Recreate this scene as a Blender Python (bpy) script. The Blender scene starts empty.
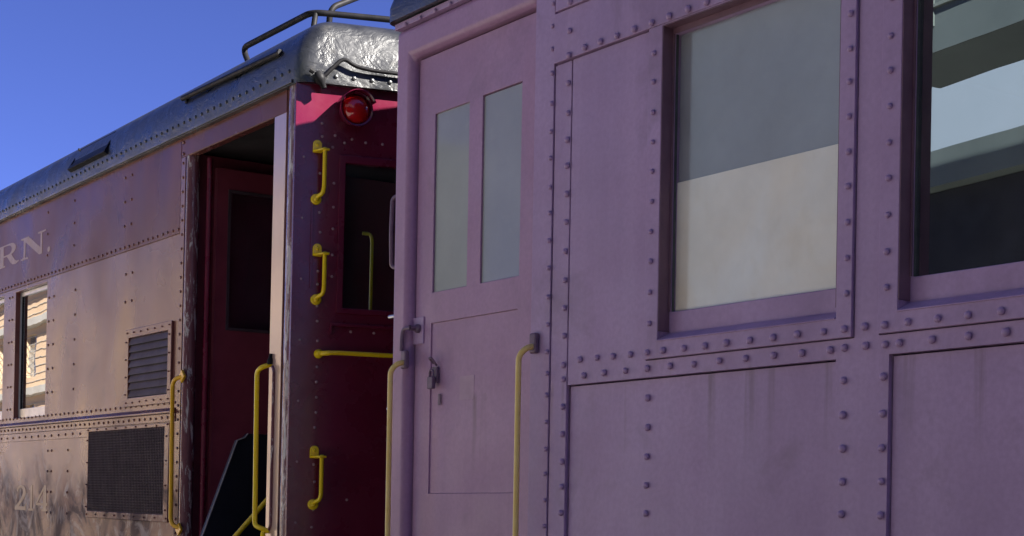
import bpy, bmesh, math, random
from mathutils import Vector, Matrix
random.seed(7)
R = math.radians
scene = bpy.context.scene
C = scene.collection

# ------------------------------------------------------------------ camera
# near carriage side = plane y=0, train runs along x, camera stands 3.44 m in front of it
F_PX, ROLL, THETA = 1600.0, R(1.0), R(35.4027)
CAM = Vector((0.0, -3.4392, 1.55))
look = Vector((-math.cos(THETA), math.sin(THETA), 0)); right = Vector((math.sin(THETA), math.cos(THETA), 0)); up = Vector((0, 0, 1))
cr = right*math.cos(ROLL) + up*math.sin(ROLL); cu = -right*math.sin(ROLL) + up*math.cos(ROLL)
cam_d = bpy.data.cameras.new('camera'); cam = bpy.data.objects.new('camera', cam_d); C.objects.link(cam)
m = Matrix((cr, cu, -look)).transposed().to_4x4(); m.translation = CAM; cam.matrix_world = m
cam_d.sensor_fit = 'HORIZONTAL'; cam_d.sensor_width = 36; cam_d.lens = F_PX*36/1024
cam_d.shift_x = 0.0; cam_d.shift_y = (519.846-268)/1024
cam_d.clip_start = .05; cam_d.clip_end = 3000
scene.camera = cam
# ------------------------------------------------------------------ sky, sun, exposure
SUN = Vector((1.0, .62, .80)).normalized()
SUN_EL = math.asin(SUN.z); SUN_ROT = math.atan2(SUN.x, SUN.y)
world = bpy.data.worlds.new('World'); scene.world = world; world.use_nodes = True
wn = world.node_tree; bg = wn.nodes['Background']
sky = wn.nodes.new('ShaderNodeTexSky'); sky.sky_type = 'NISHITA'; sky.sun_disc = False
sky.sun_elevation = SUN_EL; sky.sun_rotation = SUN_ROT; sky.altitude = 3000; sky.air_density = .8; sky.dust_density = 0.0; sky.ozone_density = 9.0
tint = wn.nodes.new('ShaderNodeMix'); tint.data_type = 'RGBA'; tint.blend_type = 'MULTIPLY'; tint.inputs[0].default_value = 1; tint.inputs[7].default_value = (.93, .655, .90, 1)
wn.links.new(sky.outputs['Color'], tint.inputs[6]); wn.links.new(tint.outputs[2], bg.inputs['Color']); bg.inputs['Strength'].default_value = .0505
sun_d = bpy.data.lights.new('sun', 'SUN'); sun = bpy.data.objects.new('sun', sun_d); C.objects.link(sun)
sun_d.energy = 5.0; sun_d.angle = R(.53); sun_d.color = (1, .95, .87)
sun.rotation_euler = SUN.to_track_quat('Z', 'Y').to_euler(); sun.location = (20, 12, 20)
vs = scene.view_settings; vs.view_transform = 'Standard'; vs.look = 'None'; vs.exposure = 2.0; vs.gamma = 1; vs.use_curve_mapping = False

# ------------------------------------------------------------------ materials
class NT:
    def __init__(s, name):
        s.m = bpy.data.materials.new(name); s.m.use_nodes = True; s.t = s.m.node_tree; s.n = s.t.nodes
        s.b = s.n['Principled BSDF']; s.out = s.n['Material Output']
        s.co = s.n.new('ShaderNodeTexCoord').outputs['Object']
    def lk(s, a, b): s.t.links.new(a, b)
    def map(s, scale, loc=(0, 0, 0)):
        x = s.n.new('ShaderNodeMapping'); x.inputs['Scale'].default_value = scale; x.inputs['Location'].default_value = loc
        s.lk(s.co, x.inputs['Vector']); return x.outputs[0]
    def noise(s, scale, detail=4, rough=.55, vec=None, dist=0):
        x = s.n.new('ShaderNodeTexNoise'); x.inputs['Scale'].default_value = scale; x.inputs['Detail'].default_value = detail
        x.inputs['Roughness'].default_value = rough; x.inputs['Distortion'].default_value = dist
        s.lk(vec or s.co, x.inputs['Vector']); return x.outputs['Fac']
    def rng(s, v, a, b, c=0., d=1.):
        x = s.n.new('ShaderNodeMapRange'); x.clamp = True
        for k, q in zip(('From Min', 'From Max', 'To Min', 'To Max'), (a, b, c, d)): x.inputs[k].default_value = q
        s.lk(v, x.inputs['Value']); return x.outputs[0]
    def mix(s, f, a, b, bt='MIX'):
        x = s.n.new('ShaderNodeMix'); x.data_type = 'RGBA'; x.blend_type = bt
        if hasattr(f, 'links'): s.lk(f, x.inputs[0])
        else: x.inputs[0].default_value = f
        for k, q in ((6, a), (7, b)):
            if hasattr(q, 'links'): s.lk(q, x.inputs[k])
            else: x.inputs[k].default_value = (*q, 1)
        return x.outputs[2]
    def math(s, op, a, b=0.):
        x = s.n.new('ShaderNodeMath'); x.operation = op
        for k, q in ((0, a), (1, b)):
            if hasattr(q, 'links'): s.lk(q, x.inputs[k])
            else: x.inputs[k].default_value = q
        return x.outputs[0]
    def sep(s):
        x = s.n.new('ShaderNodeSeparateXYZ'); s.lk(s.co, x.inputs[0]); return x.outputs
    def bump(s, h, strength=.2, dist=.01, prev=None):
        x = s.n.new('ShaderNodeBump'); x.inputs['Strength'].default_value = strength; x.inputs['Distance'].default_value = dist
        s.lk(h, x.inputs['Height'])
        if prev: s.lk(prev, x.inputs['Normal'])
        return x.outputs[0]
    def set(s, col=None, rough=None, normal=None, metal=None, coat=None, coat_rough=None, spec=None):
        for k, v in (('Base Color', col), ('Roughness', rough), ('Normal', normal), ('Metallic', metal), ('Coat Weight', coat), ('Coat Roughness', coat_rough), ('Specular IOR Level', spec)):
            if v is None: continue
            if hasattr(v, 'links'): s.lk(v, s.b.inputs[k])
            elif k == 'Base Color': s.b.inputs[k].default_value = (*v, 1)
            else: s.b.inputs[k].default_value = v
        return s.m

def m_plum(name='plum_paint', k=(1, 1, 1)):
    t = NT(name); q = lambda r, g, b: (r*k[0], g*k[1], b*k[2])
    big = t.rng(t.noise(1.3, 5, .6), .3, .7)
    streak = t.rng(t.noise(1, 4, .6, t.map((7, 7, .35))), .42, .72)
    fine = t.rng(t.noise(60, 3, .6), .35, .65)
    c = t.mix(big, q(.345, .215, .375), q(.475, .31, .52))
    c = t.mix(t.math('MULTIPLY', streak, .35), c, q(.54, .37, .585))
    c = t.mix(t.math('MULTIPLY', fine, .25), c, q(.28, .17, .305))
    rust = t.rng(t.noise(5, 6, .7), .66, .74)
    c = t.mix(t.math('MULTIPLY', rust, .3), c, (.19, .11, .13))
    # rusty run-off stains and grimy blotches, each with its own ragged shape
    z = t.sep()['Z']
    run = t.math('MULTIPLY', t.rng(t.noise(1, 5, .6, t.map((16, 16, .6), (2, 0, 1))), .56, .70), t.math('MULTIPLY', t.rng(z, 1.72, 2.0), t.rng(z, 2.05, 2.02)))
    c = t.mix(t.math('MULTIPLY', run, .55), c, (.16, .095, .10))
    grime = t.rng(t.noise(3.1, 6, .62, t.map((1, 1, .7), (5, 2, 9)), .7), .55, .72)
    c = t.mix(t.math('MULTIPLY', grime, .42), c, (.20, .125, .17))
    rough = t.rng(t.noise(4, 5, .6), .3, .7, .30, .50)
    n = t.bump(t.noise(2.2, 2, .5), .25, .02)
    n = t.bump(t.noise(140, 3, .6), .12, .002, n)
    return t.set(c, rough, n, spec=.45)
def m_maroon_side(name='weathered_maroon_paint', ca=(.155, .05, .042), cb_=(.245, .10, .072), refl=1.):
    t = NT(name); z = t.sep()['Z']
    big = t.rng(t.noise(1.1, 3, .5, dist=.4), .35, .68)
    streak = t.rng(t.noise(1, 3, .5, t.map((5, 5, .55))), .4, .7)
    c = t.mix(big, ca, cb_)
    c = t.mix(t.math('MULTIPLY', streak, .55), c, (.12, .040, .045))
    blot = t.rng(t.noise(2.4, 5, .55, t.map((1, 1, 1), (7, 0, 2)), .8), .56, .72)
    c = t.mix(t.math('MULTIPLY', blot, .6), c, (.07, .020, .028))
    # bare scuffs and chalky run-off, plus dark reflections painted in, on the lowest panels
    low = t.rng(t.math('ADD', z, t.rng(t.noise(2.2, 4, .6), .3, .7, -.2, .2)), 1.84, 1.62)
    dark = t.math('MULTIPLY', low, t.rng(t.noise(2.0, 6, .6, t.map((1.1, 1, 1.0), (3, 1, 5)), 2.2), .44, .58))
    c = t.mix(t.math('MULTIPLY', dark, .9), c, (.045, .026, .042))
    scuff = t.math('MULTIPLY', low, t.rng(t.noise(2.6, 7, .62, t.map((1.1, 1, .95)), 2.6), .52, .62))
    c = t.mix(t.math('MULTIPLY', scuff, .65), c, (.40, .34, .34))
    rough = t.rng(t.noise(1.6, 3, .5, dist=.4), .35, .68, .2, .42)
    n = t.bump(t.noise(1.8, 2, .5), .22, .03)
    n = t.bump(t.noise(90, 3, .6), .06, .002, n)
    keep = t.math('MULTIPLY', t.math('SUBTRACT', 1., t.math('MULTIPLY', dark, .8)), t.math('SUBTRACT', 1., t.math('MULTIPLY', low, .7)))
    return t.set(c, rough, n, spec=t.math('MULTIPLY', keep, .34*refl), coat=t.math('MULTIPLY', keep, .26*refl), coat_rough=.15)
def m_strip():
    t = NT('painted_reflection_strip'); t.b.inputs['Coat IOR'].default_value = 1.9
    c = t.mix(t.rng(t.noise(2, 5), .3, .7), (.48, .30, .26), (.56, .37, .32))  # pale base holds the sunlit building's reflection on this jamb
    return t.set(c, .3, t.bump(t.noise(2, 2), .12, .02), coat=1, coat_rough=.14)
def m_maroon_gloss():
    t = NT('gloss_maroon_paint')
    c = t.mix(t.rng(t.noise(3, 5), .3, .7), (.115, .004, .024), (.15, .007, .034))
    n = t.bump(t.noise(30, 3, .6), .12, .004)
    return t.set(c, t.rng(t.noise(6, 4), .3, .7, .2, .36), n, coat=.4, coat_rough=.12)
def m_worn_post(name='worn_maroon_post', lo=.545):
    t = NT(name)
    chip = t.rng(t.noise(11, 8, .72, t.map((3, 3, .5)), .8), lo, lo+.06)
    c = t.mix(t.rng(t.noise(3, 5), .3, .7), (.13, .04, .055), (.21, .08, .095))
    c = t.mix(chip, c, (.55, .48, .47))
    n = t.bump(chip, .4, -.002)
    return t.set(c, .26, n, coat=.5, coat_rough=.12)
def m_roof():
    t = NT('tarred_black_roof'); t.b.inputs['Coat IOR'].default_value = 1.7
    c = t.mix(t.rng(t.noise(5, 6, .65), .35, .7), (.012, .013, .015), (.035, .036, .04))
    dust = t.rng(t.noise(7, 7, .7, t.map((1, 1, 2.2))), .58, .72)
    c = t.mix(t.math('MULTIPLY', dust, .2), c, (.17, .155, .13))
    wr = t.noise(9, 6, .6, t.map((1, 1, 1.4)), 1.4)
    n = t.bump(wr, .45, .02)
    n = t.bump(t.noise(45, 4, .6), .25, .004, n)
    return t.set(c, t.rng(t.noise(5, 4), .3, .7, .20, .52), n, spec=.75, coat=.32, coat_rough=.38)
def m_simple(name, a, b, rough, scale=12, bump=.1, metal=0., coat=0., spec=.5):
    t = NT(name)
    c = t.mix(t.rng(t.noise(scale, 5, .6), .32, .68), a, b)
    return t.set(c, t.rng(t.noise(scale*.7, 4), .3, .7, rough*.85, min(1, rough*1.15)), t.bump(t.noise(scale*6, 3), bump, .003), metal, coat, .1, spec)
def m_glass(name, refl_min, refl_max, tint, rough=0.0, wavy=.0, dirt=.12, film=(.96, .98, 1)):
    t = NT(name); n = t.n
    g = n.new('ShaderNodeNewGeometry'); dt = n.new('ShaderNodeVectorMath'); dt.operation = 'DOT_PRODUCT'
    t.lk(g.outputs['Normal'], dt.inputs[0]); t.lk(g.outputs['Incoming'], dt.inputs[1])
    c1 = t.math('SUBTRACT', 1., t.math('ABSOLUTE', dt.outputs['Value']))
    fac = t.rng(t.math('POWER', c1, 5.), 0., 1., refl_min, refl_max)      # Schlick, the same on both faces
    gl = n.new('ShaderNodeBsdfGlossy'); gl.inputs['Color'].default_value = (*film, 1); gl.inputs['Roughness'].default_value = rough
    if wavy: t.lk(t.bump(t.noise(3, 2, .5), wavy, .02), gl.inputs['Normal'])
    tr = n.new('ShaderNodeBsdfTransparent'); tr.inputs['Color'].default_value = (*tint, 1)
    df = n.new('ShaderNodeBsdfDiffuse'); df.inputs['Color'].default_value = (.42, .40, .36, 1)
    a = n.new('ShaderNodeMixShader'); t.lk(fac, a.inputs[0]); t.lk(tr.outputs[0], a.inputs[1]); t.lk(gl.outputs[0], a.inputs[2])
    b = n.new('ShaderNodeMixShader'); t.lk(t.rng(t.noise(5, 7, .65), .35, .8, .0, dirt), b.inputs[0]); t.lk(a.outputs[0], b.inputs[1]); t.lk(df.outputs[0], b.inputs[2])
    t.lk(b.outputs[0], t.out.inputs['Surface']); t.n.remove(t.b); return t.m
def m_frost(name, a, b):
    t = NT(name)
    c = t.mix(t.rng(t.noise(3, 5, .6), .3, .7), a, b)
    c = t.mix(t.math('MULTIPLY', t.rng(t.noise(9, 6, .7), .6, .75), .25), c, (.5, .48, .42))
    return t.set(c, .5, t.bump(t.noise(180, 2), .06, .002), coat=.6, coat_rough=.06, spec=.4)
def m_cream_blind():
    t = NT('cream_blind_paper'); s_ = t.sep()
    c = t.mix(t.rng(t.noise(2.6, 5, .55, dist=.6), .33, .7), (.95, .82, .70), (.97, .91, .88))
    c = t.mix(t.math('MULTIPLY', t.rng(t.noise(5, 6, .7, t.map((1, 1, .5))), .55, .72), .3), c, (.76, .62, .45))
    return t.set(c, .8, t.bump(t.noise(2.5, 3), .15, .01))
def m_lens():
    t = NT('red_lens_glass')
    t.b.inputs['Transmission Weight'].default_value = .25; t.b.inputs['IOR'].default_value = 1.5
    return t.set((.75, .012, .012), .08, t.bump(t.noise(60, 2), .3, .004), coat=1, coat_rough=.03)
M = dict(
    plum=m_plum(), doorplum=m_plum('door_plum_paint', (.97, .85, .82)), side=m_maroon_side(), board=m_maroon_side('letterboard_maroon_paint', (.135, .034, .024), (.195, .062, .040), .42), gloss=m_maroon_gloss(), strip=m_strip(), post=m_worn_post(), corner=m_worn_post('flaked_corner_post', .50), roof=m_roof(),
    yellow=m_simple('yellow_enamel', (.99, .66, .008), (.99, .73, .012), .28, 9, .12, coat=.3),
    palegold=m_simple('faded_yellow_enamel', (.88, .62, .18), (.92, .70, .26), .3, 14, .12),
    orange=m_simple('amber_enamel', (.92, .46, .012), (.95, .53, .02), .3, 9, .12, coat=.3),
    dark=m_simple('black_iron', (.008, .008, .010), (.018, .017, .019), .55, 20, .2, spec=.15),
    plumiron=m_simple('plum_painted_iron', (.15, .09, .14), (.21, .13, .19), .45, 20, .2),
    void=m_simple('dark_interior_lining', (.018, .015, .017), (.03, .024, .027), .7, 5),
    vest=m_simple('vestibule_maroon', (.20, .034, .058), (.26, .048, .078), .35, 5, .1),
    letter=m_simple('faded_gold_leaf', (.36, .20, .085), (.45, .27, .13), .4, 18, .1, coat=.2),
    ghost=m_simple('ghost_gold_leaf', (.28, .165, .10), (.40, .25, .155), .45, 8, .1, coat=.1),
    greyblind=m_simple('grey_roller_blind', (.29, .285, .34), (.34, .335, .395), .75, 4, .1),
    cream=m_cream_blind(), frost=m_frost('frosted_door_pane', (.29, .295, .29), (.36, .365, .355)),
    glass_plain=m_glass('window_glass', .03, .8, (.97, .98, .98), dirt=.05),
    glass_mirror=m_glass('reflective_window_glass', .50, 1.0, (.3, .33, .36), wavy=.004, dirt=.06, film=(.98, .98, .98)),
    glass_far=m_glass('silvered_old_glass', .34, 1.0, (.3, .33, .36), wavy=.012, dirt=.06),
    glass_dark=m_glass('dark_window_glass', .035, .9, (.78, .84, .92), dirt=.04),
    steel=m_simple('bare_aluminium', (.55, .56, .57), (.68, .68, .68), .35, 20, .1, metal=.8),
    lens=m_lens(), darkmaroon=m_simple('dark_maroon_lining', (.15, .075, .11), (.20, .105, .145), .45, 10, .1),  # lining tone darker than the plum wall plates
    palerivet=m_simple('pale_rivet_heads', (.30, .17, .20), (.5, .36, .38), .35, 40, .1),  # rivet heads paler than the end wall
    stain=m_simple('old_sticker_ghost', (.40, .25, .35), (.47, .30, .42), .45, 14, .1),
    lead=m_simple('grey_sealant', (.05, .06, .06), (.09, .1, .1), .7, 20),
    slat=m_simple('slate_purple_louvre', (.052, .031, .044), (.075, .046, .062), .55, 10, .1, spec=.3),
    blackplate=m_simple('black_steel_plate', (.010, .011, .020), (.016, .018, .030), .5, 7, .2, spec=.2),
    worn_edge=m_simple('worn_steel_edge', (.25, .22, .22), (.4, .36, .35), .4, 30, .1),
    ballast=m_simple('grey_ballast', (.035, .033, .032), (.07, .066, .062), .95, 14, .6),
    paving=m_simple('pale_paving', (.27, .25, .23), (.34, .32, .29), .9, 1.2, .2),
    railsteel=m_simple('rail_steel', (.12, .07, .05), (.3, .27, .25), .4, 6, .2, metal=.7),
    stucco=m_simple('cream_cladding', (.64, .44, .27), (.70, .50, .32), .85, .6, .2),
    ledge=m_simple('pale_stone_ledge', (.42, .38, .32), (.5, .46, .40), .85, 1, .2),
    concrete=m_simple('dark_painted_girder', (.055, .080, .085), (.075, .105, .11), .9, .5, .3),
    darkbrick=m_simple('dark_glazed_brick', (.005, .007, .012), (.008, .011, .018), .8, 2, .2),
    darkboard=m_simple('shade_block_dark', (.018, .017, .017), (.03, .028, .027), .8, 3, .3),
    panelgrey=m_simple('bounce_block_panels', (.165, .225, .28), (.19, .25, .31), .8, .1, .1),
    bandgrey=m_simple('bounce_block_parapet', (.19, .22, .26), (.23, .26, .30), .6, .4, .1),
    concrete2=m_simple('light_concrete', (.085, .115, .115), (.11, .145, .14), .9, .5, .3),
)

# ------------------------------------------------------------------ mesh helpers
class MB:
    """collects shapes; build() links them as ONE mesh object"""
    def __init__(s): s.bm = bmesh.new()
    def face(s, pts):
        return s.bm.faces.new([s.bm.verts.new(p) for p in pts])
    def box(s, x0, x1, y0, y1, z0, z1):
        v = [s.bm.verts.new(p) for p in ((x0,y0,z0),(x1,y0,z0),(x1,y1,z0),(x0,y1,z0),(x0,y0,z1),(x1,y0,z1),(x1,y1,z1),(x0,y1,z1))]
        for f in ((0,3,2,1),(4,5,6,7),(0,1,5,4),(1,2,6,5),(2,3,7,6),(3,0,4,7)): s.bm.faces.new([v[i] for i in f])
        return s
    def sheet(s, rects, holes, y0, y1):
        """union of x/z rectangles minus hole rectangles, as one slab from y0 (front) to y1"""
        xs = sorted({q for r in rects+holes for q in (r[0], r[1])}); zs = sorted({q for r in rects+holes for q in (r[2], r[3])})
        inr = lambda x, z, rs: any(r[0] < x < r[1] and r[2] < z < r[3] for r in rs)
        on = {}
        for i in range(len(xs)-1):
            for j in range(len(zs)-1):
                cx, cz = (xs[i]+xs[i+1])/2, (zs[j]+zs[j+1])/2
                on[i, j] = inr(cx, cz, rects) and not inr(cx, cz, holes)
        vc = {}
        def V(i, j, k):
            if (i, j, k) not in vc: vc[i, j, k] = s.bm.verts.new((xs[i], (y0, y1)[k], zs[j]))
            return vc[i, j, k]
        for (i, j), o in on.items():
            if not o: continue
            s.bm.faces.new([V(i,j,0), V(i+1,j,0), V(i+1,j+1,0), V(i,j+1,0)])
            s.bm.faces.new([V(i,j,1), V(i,j+1,1), V(i+1,j+1,1), V(i+1,j,1)])
            for di, dj, a, b in ((-1,0,(i,j),(i,j+1)), (1,0,(i+1,j+1),(i+1,j)), (0,-1,(i+1,j),(i,j)), (0,1,(i,j+1),(i+1,j+1))):
                if not on.get((i+di, j+dj), False):
                    s.bm.faces.new([V(*a,0), V(*b,0), V(*b,1), V(*a,1)])
        return s
    def prism(s, pts, d):
        """polygon extruded by vector d"""
        d = Vector(d); a = [s.bm.verts.new(p) for p in pts]; b = [s.bm.verts.new(Vector(p)+d) for p in pts]; n = len(a)
        s.bm.faces.new(a); s.bm.faces.new(b[::-1])
        for i in range(n): s.bm.faces.new([a[i], b[i], b[(i+1)%n], a[(i+1)%n]])
        return s
    def tube(s, pts, r, seg=10, cap=True):
        pts = [Vector(p) for p in pts]; n = len(pts); rr = r if isinstance(r, (list, tuple)) else [r]*n
        tan = []
        for i in range(n):
            a = (pts[i]-pts[i-1]).normalized() if i else None; b = (pts[i+1]-pts[i]).normalized() if i < n-1 else None
            tan.append(((a or b)+(b or a)).normalized())
        ref = Vector((0,0,1)) if abs(tan[0].z) < .9 else Vector((0,1,0))
        nrm = (ref - tan[0]*ref.dot(tan[0])).normalized(); rings = []
        for i in range(n):
            if i: nrm = (nrm - tan[i]*nrm.dot(tan[i])).normalized()
            bi = tan[i].cross(nrm)
            rings.append([s.bm.verts.new(pts[i]+(nrm*math.cos(2*math.pi*k/seg)+bi*math.sin(2*math.pi*k/seg))*rr[i]) for k in range(seg)])
        for i in range(n-1):
            for k in range(seg): s.bm.faces.new([rings[i][k], rings[i][(k+1)%seg], rings[i+1][(k+1)%seg], rings[i+1][k]])
        if cap: s.bm.faces.new(rings[0][::-1]); s.bm.faces.new(rings[-1])
        return s
    def lathe(s, prof, o, axis, seg=24):
        """prof = [(distance along axis, radius)]"""
        ax = Vector(axis).normalized(); ref = Vector((0,0,1)) if abs(ax.z) < .9 else Vector((1,0,0))
        p = ref.cross(ax).normalized(); q = ax.cross(p); o = Vector(o); rings = []
        for d, r in prof:
            if r < 1e-5: rings.append([s.bm.verts.new(o+ax*d)])
            else: rings.append([s.bm.verts.new(o+ax*d+(p*math.cos(2*math.pi*k/seg)+q*math.sin(2*math.pi*k/seg))*r) for k in range(seg)])
        for a, b in zip(rings, rings[1:]):
            for k in range(seg):
                l = (k+1) % seg
                if len(a) == 1 and len(b) == 1: continue
                if len(a) == 1: s.bm.faces.new([a[0], b[k], b[l]])
                elif len(b) == 1: s.bm.faces.new([a[k], b[0], a[l]])
                else: s.bm.faces.new([a[k], b[k], b[l], a[l]])
        return s
    def rivet(s, x, z, y, r, h, seg=6):
        s.lathe([(0, r), (h*.55, r*.8), (h, .0)], (x, y, z), (0, -1, 0), seg); return s
    def build(s, name, mat, parent=None, bevel=0., seg=2, smooth=True, xf=None, angle=40):
        if xf:
            for v in s.bm.verts: v.co = xf(v.co)
        bmesh.ops.recalc_face_normals(s.bm, faces=s.bm.faces)
        me = bpy.data.meshes.new(name); s.bm.to_mesh(me); s.bm.free()
        me.materials.append(M[mat] if isinstance(mat, str) else mat)
        o = bpy.data.objects.new(name, me); C.objects.link(o)
        if parent: o.parent = parent
        if smooth:
            for p in me.polygons: p.use_smooth = True
            me.set_sharp_from_angle(angle=R(38))
        if bevel:
            b = o.modifiers.new('bevel', 'BEVEL'); b.width = bevel; b.segments = seg; b.limit_method = 'ANGLE'; b.angle_limit = R(angle); b.harden_normals = True
        return o
def tag(o, label=None, cat=None, group=None, kind=None):
    for k, v in (('label', label), ('category', cat), ('group', group), ('kind', kind)):
        if v: o[k] = v
    return o
def empty(name, mat=None, loc=(0,0,0)):
    o = bpy.data.objects.new(name, None); C.objects.link(o); o.empty_display_size = .3
    if mat: o.matrix_world = mat
    else: o.location = loc
    return o
def fillet(pts, r, n=5):
    """round the corners of an open polyline"""
    pts = [Vector(p) for p in pts]; out = [pts[0]]
    for a, b, c in zip(pts, pts[1:], pts[2:]):
        u, w = (a-b), (c-b); d = min(r, u.length*.49, w.length*.49); p, q = b+u.normalized()*d, b+w.normalized()*d
        for k in range(n+1):
            t = k/n; out.append(p*(1-t)**2 + b*2*t*(1-t) + q*t*t)
    out.append(pts[-1]); return out
def roof_loft(poly, rfil, prof, ends=(), nf=6):
    """convex footprint (ccw) offset inwards ring by ring; prof = [(inset of sides, inset of ends, z)]; ends = indices of end edges"""
    mb = MB(); n = len(poly); rings = []
    for ds, de, z in prof:
        lines = []
        for i in range(n):
            d = de if i in ends else ds
            a, b = Vector(poly[i]), Vector(poly[(i+1)%n]); t = (b-a).normalized(); nn = Vector((-t.y, t.x)); lines.append((a+nn*d, t))
        ring = []
        for i in range(n):
            (p, t), (q, w) = lines[i-1], lines[i]
            k = ((q-p).x*w.y-(q-p).y*w.x)/(t.x*w.y-t.y*w.x); x = p+t*k
            r = max(rfil[i]*1.0, .01)
            for j in range(nf+1):
                s = j/nf; a = x-t*r; b = x+w*r
                pt = a*(1-s)**2+x*2*s*(1-s)+b*s*s; ring.append(mb.bm.verts.new((pt.x, pt.y, z)))
        rings.append(ring)
    N = len(rings[0])
    for a, b in zip(rings, rings[1:]):
        for k in range(N): mb.bm.faces.new([a[k], a[(k+1)%N], b[(k+1)%N], b[k]])
    mb.bm.faces.new(rings[-1]); mb.bm.faces.new(rings[0][::-1])
    return mb

# ================================================================== SETTING
def plane(name, x0, x1, y0, y1, z, mat):
    o = MB(); o.face([(x0,y0,z),(x1,y0,z),(x1,y1,z),(x0,y1,z)]); return tag(o.build(name, mat, smooth=False), kind='structure')
plane('ground', -900, 900, -900, 900, 0.0, 'ballast')
plane('pavement', -120, 60, -60, -1.7, .004, 'paving')
for yy in (.73, 2.17):
    r = MB()
    r.box(-60, 40, yy-.06, yy+.06, .01, .03).box(-60, 40, yy-.01, yy+.01, .03, .13).box(-60, 40, yy-.035, yy+.035, .13, .17)
    tag(r.build('rail', 'railsteel'), 'steel rail under the carriages on the %s side' % ('platform' if yy < 1 else 'far'), 'rail', 'rails of the track')

# ================================================================== NEAR CARRIAGE (plum)
near = empty('railway_carriage')
tag(near, 'plum purple riveted steel carriage filling the right, with closed end door', 'railway carriage', 'coupled carriages')
XE = 17.0; ZB = .95; ZT = 3.60
DOOR = (-5.61, -4.737, ZB, 3.438)
W1 = (-4.019, -3.229, 2.148, 3.185)
W2 = (-3.000, -2.210, 2.148, 3.185)
W3 = (-2.035, -1.242, 2.148, 3.185)
WINS = [W1, W2, W3]
sheetmat = 'plum'
def plate(rects, holes, y0, y1, name='plate', bevel=.0022, mat='plum', parent=near):
    return MB().sheet(rects, holes, y0, y1).build(name, mat, parent, bevel, 2)
# back sheet: its visible areas are the recessed lower panels
SL = [(-4.6205, -4.6145, ZB-.1, 3.19), (-4.5190, -4.5130, ZB-.1, 3.186), (-4.6145, XE+.1, 3.1845, 3.1900), (-4.597, XE+.1, 3.3675, 3.3705),
      (-4.513, -3.2355, 2.0255, 2.0310), (-3.0355, -1.2605, 2.0255, 2.0310), (-1.0595, XE+.1, 2.0255, 2.0310),
      (-3.0355, -3.0315, ZB-.1, 2.0255), (-3.2385, -3.2355, ZB-.1, 2.0255),
      (-4.087, -3.166, 2.0865, 2.0900), (-3.170, -3.1655, 2.0900, 3.1845), (-3.0735, -3.070, 2.0900, 3.1845), (-3.0735, -2.150, 2.0865, 2.0900)]
plate([(-4.737, XE, ZB, ZT)], WINS+SL, .014, .05, 'side_wall', .001)
# closed shell behind
sh = MB(); sh.box(-5.70, XE, 2.86, 2.90, ZB, ZT).box(-5.70, -5.66, .13, 2.86, ZB, ZT).box(XE-.04, XE, .06, 2.86, ZB, ZT).box(-5.66, XE-.04, .06, 2.86, ZB, ZB+.06).box(-5.66, XE-.04, .06, 2.86, 3.5, 3.56)
sh.build('body', 'void', near, smooth=False)
MB().box(-4.60, -4.56, .06, 2.85, ZB+.07, 3.49).build('bulkhead', 'void', near, smooth=False)
# rounded door frame
fr = MB().sheet([(-5.728, -4.737, ZB, 3.572)], [(-5.606, -4.737, ZB, 3.440)], -.004, .12)
fr.build('door_frame', 'doorplum', near, .030, 5)
plate([(-5.728, -4.60, 3.575, ZT)], [], -.010, .05, 'fascia')
# door post plate with rivets, cover strip, letterboard
plate([(-4.737, -4.6205, ZB, 3.574)], [], -.004, .0135, 'post_plate', .003)
plate([(-4.6145, -4.5190, ZB, 3.1845)], [], -.001, .0135, 'cover_strip', .003)
plate([(-4.6145, XE, 3.190, 3.3675)], [], -.011, .0135, 'letterboard', .002)
plate([(-4.597, XE, 3.3705, ZT-.001)], [], -.020, .0135, 'upper_plate', .002)
plate([(-4.598, XE, ZT, ZT+.02)], [], -.027, .05, 'eave_strip', .003)
# belt sheet with pilasters and first panel
plate([(-4.513, XE, 2.031, 3.188), (-3.235, -3.036, ZB, 2.031), (-1.26, -1.06, ZB, 2.031)], WINS+[q for q in SL if q[2] > 2.05 and q[3] < 3.19 or q[2] == 3.1845], 0, .0135, 'belt_plate', .0018)
# window plates
def wplate(w, x0, x1): plate([(x0, x1, 2.090, 3.189)], [w], -.011, -.0005, 'window_plate', .0025)
wplate(W1, -4.087, -3.170); wplate(W2, -3.070, -2.150); wplate(W3, -2.105, -1.185)
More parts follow.
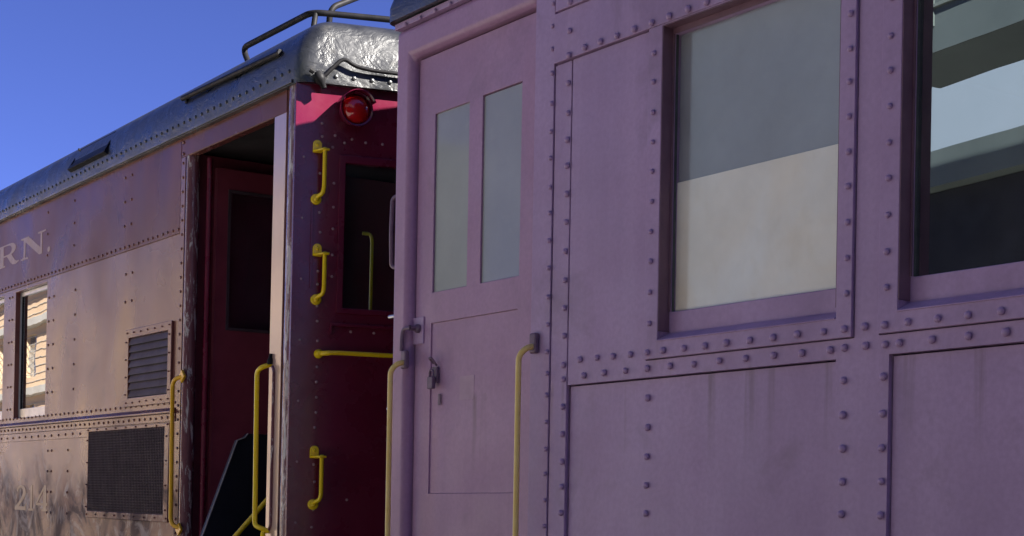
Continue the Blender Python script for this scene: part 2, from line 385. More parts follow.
# windows
def near_window(w, kind):
    x0, x1, z0, z1 = w
    s = MB().sheet([(x0, x1, z0+.003, z1)], [(x0+.010, x1-.010, z0+.098, z1-.022)], .040, .073)
    win = s.build('window', 'plum', near, .004, 2)
    lin = MB().sheet([(x0-.004, x1+.004, z0-.004, z1+.004)], [(x0+.006, x1-.006, z0+.006, z1-.006)], .0385, .0398)
    MB().sheet([(x0+.0036, x1-.0036, z0+.099, z1-.0036)], [(x0+.0098, x1-.0098, z0+.098, z1-.0225)], .0320, .0380).build('bead', 'darkmaroon', win, .001)
    MB().box(x0+.0102, x0+.0125, .0415, .0515, z0+.099, z1-.023).build('putty', 'lead', win)
    lin.build('reveal_stop', 'plum', win)
    ln = MB().sheet([(x0+.0003, x1-.0003, z0+.031, z1-.0003)], [(x0+.0035, x1-.0035, z0+.030, z1-.0035)], -.009, .0383).build('lining', 'darkmaroon', win)
    sl = MB().prism([(x0+.0005, -.015, z0+.001), (x0+.0005, -.015, z0-.003), (x0+.0005, .0398, z0-.004), (x0+.0005, .0398, z0+.028)], (x1-x0-.001, 0, 0))
    sl.build('sill', 'plum', win, .002)
    MB().box(x0+.008, x1-.008, .052, .056, z0+.09, z1-.01).build('pane', 'glass_plain' if kind == 'blind' else 'glass_mirror', win, smooth=False)
    if kind == 'blind':
        zz = 2.674
        bo = MB().box(x0+.009, x1-.009, .0575, .0595, z0+.085, zz).build('blind', 'cream', win)
        tag(bo, 'cream paper blind covering the lower half')
        g = MB().box(x0+.009, x1-.009, .0625, .065, zz-.05, z1-.01).build('upper_blind', 'greyblind', win)
        tag(g, 'grey blind covering the upper half')
        MB().tube([(x0+.01, .0605, zz), (x1-.01, .0605, zz)], .003, 8).build('blind_bar', 'greyblind', win)
    return win
near_window(W1, 'blind'); near_window(W2, 'mirror'); near_window(W3, 'mirror')
# rivets: one mesh shared by all
def rivet_mesh(name, r, h, mat):
    b = MB(); b.lathe([(-.002, r*.60), (h*.30, r*.60), (h*.30, r), (h*.60, r*.93), (h*.88, r*.55), (h, 0)], (0,0,0), (0,-1,0), 10)
    o = b.build(name, mat); me = o.data; bpy.data.objects.remove(o); return me
RV = rivet_mesh('rivet', .0118, .0150, 'plum'); RS = rivet_mesh('rivet_small', .0094, .0122, 'plum')
def rivet(x, z, y, me=RV):
    o = bpy.data.objects.new('rivet', me); C.objects.link(o); o.parent = near
    k = (y-.006)/3.44; x -= k*abs(x); z = 1.55+(z-1.55)*(1+k)      # measured on the wall face, moved out to the plate's own depth
    o.location = (x+random.uniform(-.0015, .0015), y, z+random.uniform(-.0015, .0015)); s = random.uniform(.92, 1.06)
    o.scale = (s, s, s); o.rotation_euler = (0, random.uniform(0, 6.28), 0)
for z in (3.53, 3.416, 3.335, 3.251, 3.163, 3.056, 2.955, 2.858, 2.754, 2.660, 2.561, 2.461, 2.357, 2.257, 2.158, 2.081, 2.003, 1.905, 1.806, 1.717, 1.624, 1.530, 1.43): rivet(-4.641, z, -.004, RS)
for z in (3.292, 3.205): rivet(-4.541, z, -.011)
for z in (3.108, 3.001, 2.905, 2.813, 2.712, 2.613, 2.510, 2.407, 2.307, 2.209, 2.105, 2.053, 1.956, 1.856, 1.761, 1.670, 1.577, 1.48): rivet(-4.541, z, -.001)
for i in range(20): rivet(-4.452+i*.0905, 3.213, -.011)
for i in range(14): rivet(-4.541+i*.105, 3.398, -.020)
for z in (3.108, 3.013, 2.912, 2.813, 2.715, 2.613, 2.514, 2.415, 2.312, 2.211): rivet(-4.075, z, -.011, RS)
row1 = [-4.446, -4.351, -4.263, -4.169, -4.082, -4.002, -3.900, -3.799, -3.700, -3.597, -3.495, -3.393, -3.288, -3.206, -3.128, -3.056, -2.972, -2.871, -2.768, -2.662, -2.56, -2.46, -2.36, -2.26]
for x in row1: rivet(x, 2.115, 0 if x < -4.1 or -3.18 < x < -3.08 else -.011)
for x in (-4.425, -4.309, -4.196, -4.081, -3.966, -3.850, -3.730, -3.613, -3.492, -3.374, -3.259, -3.206, -3.125, -3.053, -3.002, -2.886, -2.766, -2.645, -2.53, -2.41, -2.29): rivet(x, 2.060, 0)
for z in (1.962, 1.864, 1.766, 1.672, 1.579, 1.48): rivet(-4.075, z, .014)
for z in (3.125, 3.024, 2.923, 2.827, 2.728, 2.624, 2.525, 2.424, 2.319, 2.219): rivet(-3.203, z, -.011, RS)
for z in (3.13, 3.03, 2.925, 2.828, 2.728, 2.626, 2.524, 2.422, 2.320, 2.219): rivet(-3.052, z, -.011, RS)
for z in (1.968, 1.867, 1.770, 1.675, 1.581, 1.485): rivet(-3.206, z, 0); rivet(-3.058, z, 0)
for i in range(10): rivet(-5.66+i*.112, 3.588, -.010, RS)
# door with panes, panel, latch
YD = .036
d = MB().sheet([(-5.597, -4.742, ZB, 3.430)], [(-5.479, -4.878, 1.651, 2.340), (-5.474, -5.226, 2.464, 3.187), (-5.133, -4.873, 2.464, 3.192)], YD, YD+.04)
door = d.build('door', 'doorplum', near, .002, 2)
MB().box(-5.478, -4.879, YD+.006, YD+.03, 1.652, 2.339).build('panel', 'doorplum', door)
for x0, x1 in ((-5.473, -5.227), (-5.132, -4.874)):
    MB().box(x0, x1, YD+.008, YD+.016, 2.465, 3.188).build('pane', 'frost', door)
l = MB().box(-5.606, -5.528, YD-.006, YD, 2.262, 2.372); l.build('latch_plate', 'plum', door, .002)
MB().lathe([(0, .018), (.012, .018), (.02, .011), (.045, .011)], (-5.562, YD-.006, 2.325), (0, -1, 0), 14).tube(fillet([(-5.562, YD-.045, 2.325), (-5.618, YD-.05, 2.327), (-5.624, YD-.05, 2.235)], .03, 5), .0085, 8).build('handle', 'plumiron', door)
hs = MB().box(-5.452, -5.416, YD-.010, YD, 2.095, 2.16).tube(fillet([(-5.445, YD-.005, 2.175), (-5.445, YD-.03, 2.195), (-5.425, YD-.03, 2.195), (-5.425, YD-.005, 2.165)], .01, 4), .005, 8)
hs.build('hasp', 'plumiron', door, .0015)
MB().box(-5.268, -5.168, YD+.0048, YD+.0058, 2.018, 2.112).build('patch', 'stain', door)
MB().box(-5.414, -5.398, YD-.004, YD, 2.005, 2.05).build('keyhole_cover', 'plumiron', door, .003)
# padlock hanging in the hasp (a thing of its own)
pl = empty('padlock', loc=(-5.436, YD-.022, 2.085)); tag(pl, 'small dark padlock hanging on the plum door hasp', 'padlock')
MB().box(-.020, .020, -.009, .009, -.015, .035).build('lock_body', 'plumiron', pl, .004)
MB().tube(fillet([(-.013, 0, .033), (-.013, 0, .062), (.013, 0, .062), (.013, 0, .033)], .012, 5), .0042, 8).build('shackle', 'plumiron', pl)
# grab rails either side of the door
def near_rail(x, zt, ybr):
    g = MB().tube(fillet([(x+.018, -.004, zt+.028), (x+.018, -.05, zt+.020), (x, -.072, zt-.01), (x, -.072, 1.2), (x, -.072, 1.08), (x+.01, -.004, 1.06)], .045, 6), .0112, 12)
    g = g.build('grab_rail', 'palegold', near)
    MB().box(x-.004, x+.036, -.026, -.004, zt, zt+.075).build('bracket', 'plumiron', g, .008, 3)
    MB().box(x-.008, x+.03, -.02, -.004, 1.02, 1.09).build('bracket', 'plumiron', g, .008, 3)
near_rail(-4.714, 2.155, 0); near_rail(-5.611, 2.16, 0)
# bent flap and stub bolts on the carriage end by the door
fl = MB().tube(fillet([(-5.725, .02, 2.895), (-5.758, .012, 2.885), (-5.752, .004, 2.74), (-5.758, .012, 2.60), (-5.725, .02, 2.59)], .03, 5), .009, 8)
fl.build('end_handle', 'plumiron', near)
for z in (2.392, 2.007): MB().lathe([(0, .008), (.05, .008), (.056, .0)], (-5.73, .02, z), (-1, 0, 0), 8).build('stub_bolt', 'steel', near)
# roof
NP = [(d, d*.35, z) for d, z in [(0, 3.605), (0, 3.665), (.012, 3.70), (.04, 3.755), (.09, 3.825), (.16, 3.895), (.28, 3.985), (.42, 4.065), (.6, 4.15), (.85, 4.235), (1.15, 4.29), (1.42, 4.305)]]
roof_loft([(-5.765, -.035), (XE, -.035), (XE, 2.935), (-5.765, 2.935)], [.06]*4, NP, (1, 3)).build('roof', 'roof', near)

# ================================================================== FAR CARRIAGE (maroon), its own frame: x along, y inwards, z up
U = Vector((.99931687, -.03469022, -.01274266)); V_ = Vector((.03469304, .99939802, 0)); W_ = Vector((.01273499, -.00044208, .99991881))
fm = Matrix((U, V_, W_)).transposed().to_4x4(); fm.translation = Vector((-6.59686, .00112, 0))
far = empty('railway_carriage', fm)
tag(far, 'weathered maroon carriage with black roof and open end doorway, at left', 'railway carriage', 'coupled carriages')
XL = -21.0; FB = .95; FT = 3.545
FD = (-1.358, -.290, 1.30, 3.432)
FW = [(-4.470, -3.768, 2.135, 3.005), (-5.46, -4.757, 2.135, 3.005), (-6.9, -6.2, 2.135, 3.005), (-7.89, -7.19, 2.135, 3.005)]
BOW = R(15); sb, cb = math.sin(BOW), math.cos(BOW)
def TE(p):
    """end-wall frame: x along the bowed end wall from the corner, y into the carriage, z up"""
    return Vector((p[0]*sb - p[1]*cb, p[0]*cb + p[1]*sb, p[2]))
EW = 1.45/cb
def fplate(rects, holes, y0, y1, name='plate', mat='side', bevel=.002): return MB().sheet(rects, holes, y0, y1).build(name, mat, far, bevel, 2)
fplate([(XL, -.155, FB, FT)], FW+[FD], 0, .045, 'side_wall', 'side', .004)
fplate([(XL, -1.455, 3.032, FT-.001)], [], -.006, -.0005, 'letterboard', 'board')
fplate([(-1.455, -1.395, FB, 3.432)], [], -.005, -.0005, 'edge_plate')
fplate([(-1.455, -.16, 3.434, FT-.001)], [], -.004, -.0005, 'header_plate', 'board')
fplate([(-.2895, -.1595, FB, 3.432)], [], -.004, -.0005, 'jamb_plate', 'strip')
fplate([(XL, -1.458, 2.028, 2.072)], [], -.010, -.0005, 'belt_plate')
fplate([(XL, -2.86, 1.972, 2.027)], [], -.006, -.0005, 'belt_cover')
# sloped sill moulding above the belt
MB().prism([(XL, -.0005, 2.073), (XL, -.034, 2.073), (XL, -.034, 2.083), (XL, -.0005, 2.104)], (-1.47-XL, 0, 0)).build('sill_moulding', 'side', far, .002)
# shell
s2 = MB(); s2.box(XL, -.05, 2.86, 2.90, FB, FT).box(XL, XL+.04, .05, 2.86, FB, FT).box(XL+.04, -.02, .05, 2.86, FB, 1.30).box(XL+.04, -.02, .05, 2.86, 3.47, 3.53)
s2.build('body', 'void', far, smooth=False)
# bulkhead behind the doorway
MB().box(-1.46, -1.42, .05, 2.85, 1.31, 3.46).build('bulkhead', 'vest', far, smooth=False)
# jamb posts of the doorway
jp = MB().tube([(-1.372, .030, FB), (-1.372, .030, 3.431)], .036, 20); jp.build('door_post', 'post', far)
MB().tube([(-1.30, .095, 1.31), (-1.30, .095, 3.42)], .016, 12).build('hinge_rod', 'gloss', far)
# corner post: half-round column
cp = MB().tube([(-.086, .050, FB), (-.086, .050, FT-.004)], .0700, 28); cp.build('corner_post', 'corner', far)
for z in (2.73, 2.63):
    MB().box(-.03, .045, -.012, .03, z-.04, z+.04).build('hinge_block', 'gloss', far, .006, 3, xf=lambda p: Vector((p.x-.055, p.y+.012, p.z)))
# open inner door leaf, folded back against the bulkhead (plane across the carriage at x=-1.31)
def TL(p): return Vector((-1.31-p[1], p[0], p[2]))      # x -> across, y -> behind
leaf = MB().sheet([(.14, .90, 1.33, 3.38)], [(.215, .80, 2.53, 3.26)], 0, .035).build('open_door', 'vest', far, .003, xf=TL)
MB().box(.205, .81, .012, .017, 2.52, 3.27).build('pane', 'glass_dark', leaf, xf=TL, smooth=False)
MB().sheet([(.205, .81, 2.52, 3.27)], [(.222, .793, 2.537, 3.253)], -.006, -.0005).build('bead', 'slat', leaf, .001, xf=TL)
# end wall
end = MB().sheet([(-.03, EW, FB, FT)], [(.205, .70, 2.515, 3.188)], 0, .04).build('end_wall', 'gloss', far, .002, xf=TE)
def TEm(p): q = TE(p); return Vector((q.x, 2.9-q.y, q.z))
MB().sheet([(-.03, EW-.002, FB, FT)], [], 0, .04).build('end_wall', 'gloss', far, .002, xf=TEm)
ew = MB().sheet([(.176, .73, 2.49, 3.222)], [(.207, .698, 2.517, 3.186)], -.012, -.0005).build('window', 'gloss', far, .004, xf=TE)
MB().box(.2, .705, .018, .023, 2.51, 3.195).build('pane', 'glass_dark', ew, xf=TE, smooth=False)
tag(ew, 'dark window in the end wall')
MB().sheet([(.148, .78, 2.430, 2.446), (.148, .160, 2.39, 2.446)], [], -.016, -.0005).build('moulding', 'gloss', far, .003, xf=TE)
MB().sheet([(.05, .062, 2.6, 3.05)], [], -.004, -.0005).build('cover_strip', 'gloss', far, .002, xf=TE)
MB().tube(fillet([(.315, .09, 2.885), (.352, .09, 2.885), (.362, .09, 2.86), (.362, .09, 2.2)], .02, 4), .0085, 8).build('reflected_pole', 'yellow', far, xf=TE)  # yellow pole behind the glass stands in for a handrail's reflection
# end-wall rivets (tiny: one joined part)
er = MB()
for z in [3.36, 3.30, 3.13, 3.03, 2.95, 2.86, 2.68, 2.62, 2.52, 2.45, 2.36, 2.24, 2.17, 2.1, 2.03, 1.96, 1.79, 1.71, 1.58, 1.5]: er.rivet(.092+random.uniform(-.004,.004), z, -.0, .007, .006)
for z in [3.31, 3.09, 2.98, 2.88, 2.76, 2.66]: er.rivet(.155, z, 0, .007, .006)
for x, z in ((.20, 3.28), (.235, 3.3), (.30, 3.29), (.38, 3.29), (.145, 3.255), (.25, 2.41), (.36, 2.41), (.46, 2.41), (.25, 1.63)): er.rivet(x, z, 0, .007, .006)
for z in [3.2-.28*k for k in range(7)]: er.rivet(.012, z, 0, .006, .005)
tag(er.build('rivet_rows', 'palerivet', far, xf=TE), kind='stuff')
# end grab irons
def grab_iron(e, zt, zb):
    g = MB()
    g.tube(fillet([(e+.016, -.058, zt-.012), (e+.016, -.058, zb+.050), (e+.012, -.050, zb+.022), (e-.006, -.022, zb+.012), (e-.010, -.004, zb)], .02, 5), .0100, 12)
    g.prism([(e-.030, -.0005, zt-.028), (e+.012, -.0005, zt-.028)] + [(e-.009+.021*math.cos(R(a)), -.0005, zt+.010+.021*math.sin(R(a))) for a in range(0, 181, 20)], (0, -.009, 0))
    g.lathe([(0, .009), (.006, .008), (.009, 0)], (e-.009, -.0095, zt+.008), (0, -1, 0), 10)
    g.prism([(e-.030, -.0095, zt-.026), (e+.014, -.0095, zt-.026), (e+.036, -.050, zt-.026), (e+.036, -.072, zt-.026), (e+.004, -.074, zt-.026)], (0, 0, .010))
    g.lathe([(0, .025), (.010, .025), (.014, .022), (.016, .011), (.022, .009), (.024, 0)], (e-.010, -.0005, zb), (0, -1, 0), 16)
    g.build('grab_iron', 'yellow', far, .003, xf=TE)
grab_iron(.082, 3.250, 3.008); grab_iron(.092, 2.775, 2.548); grab_iron(.100, 1.846, 1.605)
MB().lathe([(0, .022), (.02, .02), (.034, .01), (.036, 0)], (.10, -.0005, 2.300), (0, -1, 0), 14).tube(fillet([(.10, -.008, 2.300), (.12, -.055, 2.300), (.17, -.060, 2.304), (.75, -.060, 2.304), (.78, -.004, 2.304)], .02, 4), [.012]*6+[.0105]*6+[.0105]*6+[.0105]*2, 12).build('grab_iron', 'yellow', far, xf=TE)
# marker lamp
LO = (.228, 0, 3.424)
lamp = MB().lathe([(0, .060), (.02, .062), (.055, .074), (.075, .080), (.082, .078), (.078, .070), (.066, .066)], LO, (.12, -1, 0), 28).build('marker_lamp', 'gloss', far, xf=TE)
MB().lathe([(.058, .068), (.072, .064), (.088, .050), (.098, .030), (.102, 0)], LO, (.12, -1, 0), 28).build('lens', 'lens', lamp, xf=TE)
hd = MB(); ax = Vector((.12, -1, 0)).normalized()
pr = []
for d_ in (.03, .115):
    ring = []
    for k in range(13):
        a = R(20+140*k/12); ring.append(hd.bm.verts.new(Vector(LO)+ax*d_+Vector((math.cos(a)*.083, 0, math.sin(a)*.083))))
    pr.append(ring)
for k in range(12): hd.bm.faces.new([pr[0][k], pr[0][k+1], pr[1][k+1], pr[1][k]])
ho = hd.build('hood', 'gloss', lamp, xf=TE); ho.modifiers.new('solid', 'SOLIDIFY').thickness = .003
# brake hose and valve under the roof hood
hose = MB().tube(fillet([(.060, -.055, 3.545), (.085, -.060, 3.560), (.125, -.060, 3.605), (.175, -.060, 3.655), (.225, -.060, 3.622), (.30, -.058, 3.612), (.62, -.058, 3.605)], .03, 5), .0095, 10).build('hose', 'dark', far, xf=TE)
MB().lathe([(-.03, .014), (-.01, .026), (.012, .026), (.03, .016), (.05, .012)], (.066, -.055, 3.552), (.4, 0, -.8), 12).tube([(.04, -.055, 3.575), (.02, -.055, 3.585)], .011, 8).build('valve', 'dark', hose, xf=TE)
# side handrails of the doorway
def side_rail(pts, mat, diamonds, name='grab_rail'):
    g = MB().tube(fillet(pts, .03, 6), .0118, 12).build(name, mat, far)
    for x, z in diamonds:
        b = MB(); r = .036
        b.prism([(x-r, -.001, z), (x, -.001, z-r*1.1), (x+r, -.001, z), (x, -.001, z+r*1.1)], (0, -.012, 0)).build('bracket', mat, g, .003)
side_rail([(-1.345, -.010, 2.262), (-1.385, -.040, 2.250), (-1.412, -.044, 2.222), (-1.395, -.044, 1.500), (-1.372, -.040, 1.472), (-1.330, -.010, 1.456)], 'orange', [])
for z in (2.262, 1.452): MB().prism([(-1.385, -.010, z), (-1.345, -.010, z-.036), (-1.305, -.010, z), (-1.345, -.010, z+.036)], (0, -.014, 0)).build('rail_bracket', 'orange', far, .004)
side_rail([(-.268, -.002, 2.262), (-.275, -.05, 2.246), (-.312, -.055, 2.226), (-.298, -.055, 1.500), (-.262, -.045, 1.488), (-.250, -.004, 1.474)], 'yellow', [])
MB().tube(fillet([(-.262, -.006, 1.474), (-.262, -.03, 1.47), (-.262, -.03, 1.36)], .01), .011, 8).build('rail_foot', 'yellow', far)
MB().lathe([(0, .014), (.02, .014), (.03, .008), (.05, .008)], (-.262, -.012, 2.262), (.1, 0, 1), 10).build('rail_stud', 'dark', far)
MB().tube(fillet([(-.245, -.006, 2.25), (-.225, -.008, 2.23), (-.225, -.008, 1.50), (-.245, -.006, 1.48)], .02), .008, 8).build('conduit', 'post', far)
# raised trap plate and sloping rail inside the doorway
def TP(u): return lambda p: Vector((u+p[1], p[0], p[2]))
tp = MB().prism([(.0, 0, 1.31), (-.075, 0, 1.416), (.108, 0, 1.920), (.150, 0, 1.936), (.166, 0, 1.957), (.62, 0, 1.957), (.62, 0, 1.31)], (0, -.03, 0)).build('trap_plate', 'blackplate', far, .002, xf=TP(-.90))
MB().tube([(-.075, .004, 1.416), (.108, .004, 1.920), (.150, .004, 1.936), (.166, .004, 1.957)], .0035, 6).build('plate_edge', 'worn_edge', tp, xf=TP(-.90))
MB().tube(fillet([(-.028, 0, 1.43), (.155, 0, 1.632), (.38, 0, 1.88), (.42, 0, 1.88)], .03, 4), .0125, 12).build('sloping_rail', 'yellow', far, xf=TP(-.60))
# windows of the side
for x0, x1, z0, z1 in FW:
    w = MB().sheet([(x0+.001, x1-.001, z0+.001, z1-.001)], [(x0+.03, x1-.03, z0+.065, z1-.03)], .030, .06).build('window', 'steel', far, .002)
    MB().box(x0+.02, x1-.02, .042, .046, z0+.05, z1-.02).build('pane', 'glass_far', w, smooth=False)
    MB().box(x0+.031, x0+.039, .036, .0415, z0+.066, z1-.031).build('seal', 'dark', w)
# louvre
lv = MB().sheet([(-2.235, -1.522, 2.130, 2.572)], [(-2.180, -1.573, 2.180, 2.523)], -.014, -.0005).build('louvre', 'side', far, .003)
MB().box(-2.179, -1.574, -.0006, .0, 2.181, 2.522).build('backing', 'dark', lv)
for k in range(8):
    z = 2.184+k*.0425
    MB().prism([(-2.179, -.0125, z), (-2.179, -.0125, z+.004), (-2.179, -.002, z+.040), (-2.179, -.001, z+.040), (-2.179, -.001, z+.034)], (.605, 0, 0)).build('slat', 'slat', lv)
# mesh grille
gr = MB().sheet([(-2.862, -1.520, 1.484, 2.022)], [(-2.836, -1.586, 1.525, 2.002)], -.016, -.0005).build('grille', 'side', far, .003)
MB().box(-2.835, -1.587, -.002, .0, 1.526, 2.001).build('backing', 'dark', gr)
gm = MB()
for k in range(31): z = 1.530+k*.0155; gm.tube([(-2.835, -.009, z), (-1.587, -.009, z)], .0042, 5)
for k in range(52): x = -2.828+k*.0242; gm.tube([(x, -.0125, 1.527), (x, -.0125, 2.0)], .0036, 5)
tag(gm.build('wire_mesh', 'slat', gr), kind='stuff')
# side rivets: tiny, one joined part
sr = MB()
def row(xa, xb, z, step, y, r=.0095):
    n = int(abs(xb-xa)/step)
    for i in range(n+1): sr.rivet(xa+(xb-xa)*i/n+random.uniform(-.003,.003), z+random.uniform(-.002,.002), y, r*random.uniform(.9,1.1), .008)
def colm(x, za, zb, step, y=0, r=.0095):
    n = max(1, int(round(abs(zb-za)/step)))
    for i in range(n+1): sr.rivet(x, za+(zb-za)*i/n, y, r, .008)
row(-9, -1.475, 3.056, .075, -.006); row(-9, -1.475, 2.130, .085, 0); row(-9, -1.475, 2.050, .085, -.010); row(-9, -2.88, 1.998, .14, -.006)
colm(-1.425, 1.05, 3.40, .075, -.005, .009); colm(-1.425, 3.45, 3.51, .06, -.005)
for x in (-3.72, -3.62): colm(x, 2.28, 2.90, .156)
for x in (-3.19, -2.285, -2.18): colm(x, 2.28 if x < -3 else 2.74, 2.90, .156)
for x in (-3.76, -3.22, -2.31, -2.20): colm(x, 3.18, 3.46, .135, -.006)
for x in (-3.68, -3.60, -3.27, -4.80, -4.88): colm(x, 1.50, 1.90, .155)
for x in (-4.62, -4.55): colm(x, 2.2, 2.98, .15)
row(-2.20, -1.55, 2.550, .1, -.014, .006); row(-2.20, -1.55, 2.153, .1, -.014, .006); row(-2.84, -1.54, 2.012, .16, -.016, .006); row(-2.84, -1.54, 1.505, .16, -.016, .006)
colm(-2.212, 2.2, 2.5, .1, -.014, .006); colm(-1.548, 2.2, 2.5, .1, -.014, .006); colm(-2.85, 1.55, 1.95, .13, -.016, .006); colm(-1.553, 1.55, 1.95, .13, -.016, .006)
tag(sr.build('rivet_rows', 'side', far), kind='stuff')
# lettering
def letters(name, loops, x, z, w, h, y, mat, parent):
    cu = bpy.data.curves.new(name, 'CURVE'); cu.dimensions = '2D'; cu.fill_mode = 'BOTH'; cu.extrude = .0008
    for lp in loops:
        sp = cu.splines.new('POLY'); sp.points.add(len(lp)-1); sp.use_cyclic_u = True
        for p, q in zip(sp.points, lp): p.co = (q[0]*w, q[1]*h, 0, 1)
    t = bpy.data.objects.new(name, cu); C.objects.link(t)
    me = bpy.data.meshes.new_from_object(t.evaluated_get(bpy.context.evaluated_depsgraph_get())); bpy.data.objects.remove(t)
    for v in me.vertices: v.co = Vector((x+v.co.x, y-.0006+v.co.z, z+v.co.y))
    me.materials.clear(); me.materials.append(M[mat])
    o = bpy.data.objects.new(name, me); C.objects.link(o); o.parent = parent; return o
def arc(cx, cy, rx, ry, a0, a1, n=10): return [(cx+rx*math.cos(R(a0+(a1-a0)*k/n)), cy+ry*math.sin(R(a0+(a1-a0)*k/n))) for k in range(n+1)]
LR = [[(0,0),(.34,0),(.34,.07),(.26,.09),(.26,.45),(.42,.45),(.60,.12),(.70,.01),(.85,-.02),(1,.05),(1,.11),(.90,.10),(.80,.18),(.64,.48)] + arc(.55,.74,.30,.26,-70,90,10) + [(0,1),(0,.93),(.08,.91),(.08,.09),(0,.07)],
      [(.26,.52),(.26,.93),(.46,.93)] + arc(.48,.725,.17,.205,90,-90,8) + [(.46,.52)]]
LN = [[(0,0),(.30,0),(.30,.07),(.19,.09),(.19,.78),(.74,0),(.86,0),(.86,.91),(1,.93),(1,1),(.68,1),(.68,.93),(.79,.91),(.79,.30),(.30,1),(0,1),(0,.93),(.11,.91),(.11,.09),(0,.07)]]
LP = [arc(.5,.5,.5,.5,0,330,11)]
letters('letter_r', LR, -4.895, 3.207, .50, .155, -.006, 'letter', far)
letters('letter_n', LN, -4.350, 3.207, .555, .150, -.006, 'letter', far)
letters('full_stop', LP, -3.760, 3.200, .062, .034, -.006, 'letter', far)
L2 = [[(0,0),(1,0),(1,.24),(.92,.24),(.88,.15),(.36,.15),(.80,.45)] + arc(.55,.72,.42,.28,-35,165,10) + [(.28,.70),(.34,.84),(.52,.90),(.68,.83),(.70,.68),(.55,.48),(0,.10)]]
L1 = [[(.1,0),(.9,0),(.9,.07),(.66,.09),(.66,1),(.5,1),(.12,.86),(.12,.80),(.36,.83),(.36,.09),(.1,.07)]]
L4 = [[(.50,0),(1,0),(1,.07),(.88,.08),(.88,.22),(1,.22),(1,.32),(.88,.32),(.88,1),(.68,1),(0,.32),(0,.22),(.62,.22),(.62,.08),(.50,.07)], [(.16,.32),(.62,.32),(.62,.80)]]
letters('digit_two', L2, -4.39, 1.505, .26, .17, 0, 'ghost', far); letters('digit_one', L1, -4.09, 1.505, .15, .17, 0, 'ghost', far); letters('digit_four', L4, -3.91, 1.505, .25, .17, 0, 'ghost', far)
# roof
FP = [(0,0,3.535), (0,.004,3.605), (.004,.008,3.63), (.010,.016,3.67), (.035,.030,3.735), (.060,.042,3.775), (.090,.060,3.812), (.13,.095,3.842), (.2,.22,3.885), (.3,.46,3.946), (.4,.78,4.005), (.55,1.2,4.085), (.8,1.7,4.175), (1.1,2.3,4.235), (1.35,2.8,4.255)]
tipx = .03+1.48*math.tan(BOW)
roof = roof_loft([(XL, -.032), (.03, -.032), (tipx, 1.45), (.03, 2.932), (XL, 2.932)], [.05, .07, .3, .07, .05], FP, (1, 2)).build('roof', 'roof', far)
MB().prism([(XL, -.040, 3.540), (XL, -.040, 3.556), (XL, -.0325, 3.556), (XL, -.0325, 3.540)], (20.96, 0, 0)).build('eave_strip', 'roof', roof, .002)
rr_ = MB()
for i in range(110): rr_.rivet(-8.8+i*.08, 3.60, -.032, .010, .009)
tag(rr_.build('rivet_rows', 'roof', far), kind='stuff')
re_ = MB()
for i in range(16): re_.rivet(.06+i*.085, 3.572, -.035-.0005, .011, .010)
tag(re_.build('rivet_rows', 'roof', far, xf=TE), kind='stuff')
# drip rail
MB().tube([(-1.44, -.012, 3.745), (-.225, -.012, 3.722)], .014, 8).build('drip_rail', 'dark', far)
for x in (-1.40, -.26): MB().box(x-.012, x+.012, -.012, .03, 3.715, 3.745).build('drip_bracket', 'dark', far, .002)
# roof vent hatch
vt = MB().sheet([(-3.25, -2.57, -.01, .165)], [(-3.225, -2.595, .025, .152)], -.008, .03)
def TV(p): return Vector((p[0]-.05*p[2]/.15, -.039+p[2]*math.sin(R(33))+p[1]*math.cos(R(33)), 3.655+p[2]*math.cos(R(33))-p[1]*math.sin(R(33))))
vent = vt.build('roof_vent', 'dark', far, .002, xf=TV)
MB().box(-3.226, -2.594, -.003, .0, .024, .153).build('opening', 'blackplate', vent, xf=TV)
for x in (-3.23,): MB().lathe([(0,.01),(.012,.008),(.016,0)], (x, -.008, .158), (0,-1,0), 8).build('bolt', 'dark', vent, xf=TV)
# roof handrails
h1 = MB().tube(fillet([(-1.515, .40, 4.01), (-1.612, .40, 4.126), (-.748, .40, 4.116), (-.45, 1.25, 4.116), (-.45, 1.25, 4.2)], .07, 6), .0165, 12).build('roof_handrail', 'dark', far)
MB().tube([(-.748, .42, 4.11), (-.735, .40, 4.0)], .015, 10).build('support', 'dark', h1)
MB().lathe([(0, .032), (.012, .032), (.02, .016)], (-1.505, .405, 4.0), (0, -.4, 1), 12).build('foot', 'dark', h1)
h2 = MB().tube(fillet([(-1.0, .62, 4.10), (-.98, .62, 4.235), (-1.05, .95, 4.42), (-1.1, 1.2, 4.56), (-1.1, 1.25, 4.28)], .05, 6), .0165, 12).build('roof_handrail', 'dark', far)

# unseen bellows added between the two carriages to stop light leaking through
bl = MB()
for k in range(6):
    x = -6.30+k*.1
    bl.sheet([(1.0, 1.9, 1.2, 3.35)], [(1.12, 1.78, 1.25, 3.22)], x-.02, x+.02)
tag(bl.build('gap_shade_bellows', 'dark', None, .008, xf=lambda p: Vector((p[1], p[0], p[2]))), 'unseen black folded bellows added to shade the gap between the two carriages', 'bellows')

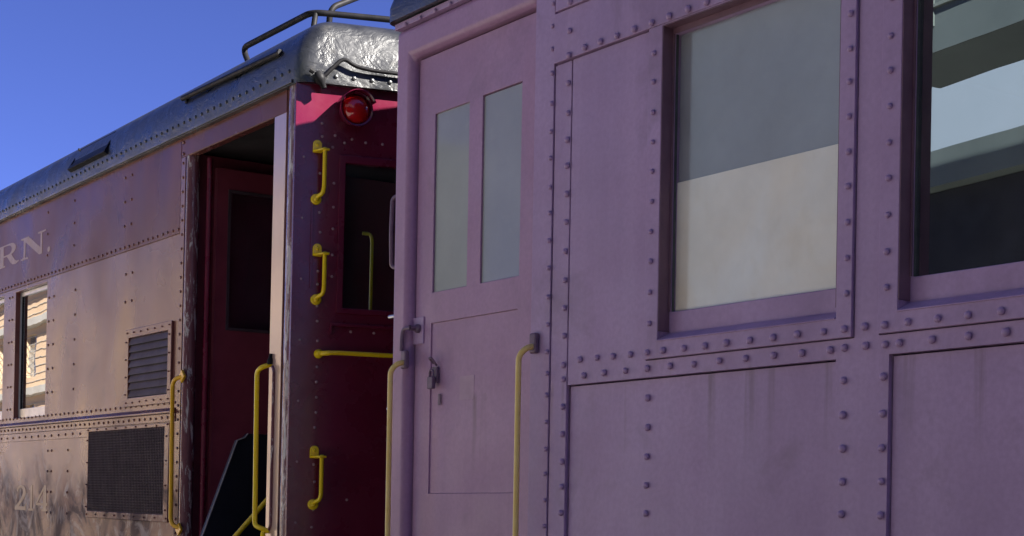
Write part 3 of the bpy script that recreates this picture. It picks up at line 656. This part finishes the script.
# ================================================================== ACROSS THE PLATFORM (seen only in the glass and paint gloss; pale block and shed added for light)
bd = empty('cream_building', loc=(-60, -14, 0)); tag(bd, 'long cream clad building across the platform, mirrored in the far windows', 'building')
holes = [(-33+i*4.4+.6, -33+i*4.4+2.0, z, z+1.7) for i in range(14) for z in (1.2, 4.2, 7.0)]
MB().sheet([(-34, 29, 0, 10.4)], holes, -.3, 0).build('wall', 'stucco', bd, smooth=False)
MB().box(-34, 29, -3.5, -.31, 0, 10.2).build('inner_block', 'concrete', bd, smooth=False)
for x0, x1, z0, z1 in holes: MB().box(x0+.01, x1-.01, -.2, -.15, z0+.01, z1-.01).build('window_pane', 'glass_dark', bd, smooth=False)
for z in (3.3, 6.2, 8.95, 10.4): MB().box(-34.2, 29.2, -.1, .35, z, z+.28).build('ledge', 'ledge', bd, smooth=False)
cl = MB()
for k in range(34):
    if all(abs(.3*k+.2-z) > .3 for z in (3.4, 6.3, 9.1)): cl.box(-34, 29, .0005, .03, .3*k+.18, .3*k+.2)
tag(cl.build('cladding_joints', 'ledge', bd, smooth=False), kind='stuff')
# viaduct and low block: lines turned about 9 degrees to the track
def rot_z(loc, a): return Matrix.Translation(loc) @ Matrix.Rotation(a, 4, 'Z')
AX = math.atan2(.15012, .98867)
va = empty('footbridge', rot_z((-16.82, -16.38, 0), AX)); tag(va, 'dark grey girder footbridge across the platform, mirrored in the nearest window', 'footbridge')
MB().box(-1.5, 60, -1.5, 0, 9.03, 15.0).build('girder', 'concrete', va, smooth=False)
MB().box(-1.5, 60, .002, .06, 9.72, 9.77).build('string_course', 'concrete2', va, smooth=False)
MB().box(-1.5, 60, .002, .25, 14.6, 15.3).build('parapet', 'concrete2', va, smooth=False)
for x in range(0, 60, 3): MB().box(x, x+.05, .002, .03, 9.44, 14.59).build('joint', 'concrete2', va, smooth=False)
for x in (14, 32, 50): MB().box(x, x+1.2, -1.3, -.3, 0, 9.02).build('pier', 'concrete', va, smooth=False)
lb = empty('low_block', rot_z((-22.0, -22.47, 0), AX)); tag(lb, 'low grey concrete block behind the viaduct', 'building')
MB().box(-1.8, 40, -10, 0, 0, 8.4).build('wall', 'darkbrick', lb, smooth=False)
MB().box(-1.8, 40, -10, .4, 8.41, 8.80).build('cornice', 'concrete2', lb, smooth=False)
MB().box(-1.8, 40, -10, .2, 8.81, 9.21).build('parapet', 'concrete', lb, smooth=False)
ob = empty('bounce_block', loc=(-20, -45, 0)); tag(ob, 'unseen tall pale blue grey block added to light the train and fill its glass', 'building')  # unseen block added to light the wall from in front
MB().box(-45, 45, -15, 0, 0, 27).build('wall', 'panelgrey', ob, smooth=False)
MB().box(-45.3, 45.3, -15.3, .3, 27.01, 28).build('parapet', 'bandgrey', ob, smooth=False)
gs = empty('shade_block', loc=(4.5, -2.3, 0)); tag(gs, 'unseen dark block added beside the train, right of the view, to hold back light', 'building')  # unseen block added to shade the wall from the right
MB().box(0, 20, -14, 0, 0, 4.6).build('wall', 'darkboard', gs, smooth=False)
MB().prism([(-.4, .4, 4.61), (-.4, -14.4, 4.61), (-.4, -7, 6.4)], (21, 0, 0)).build('roof', 'dark', gs, smooth=False)
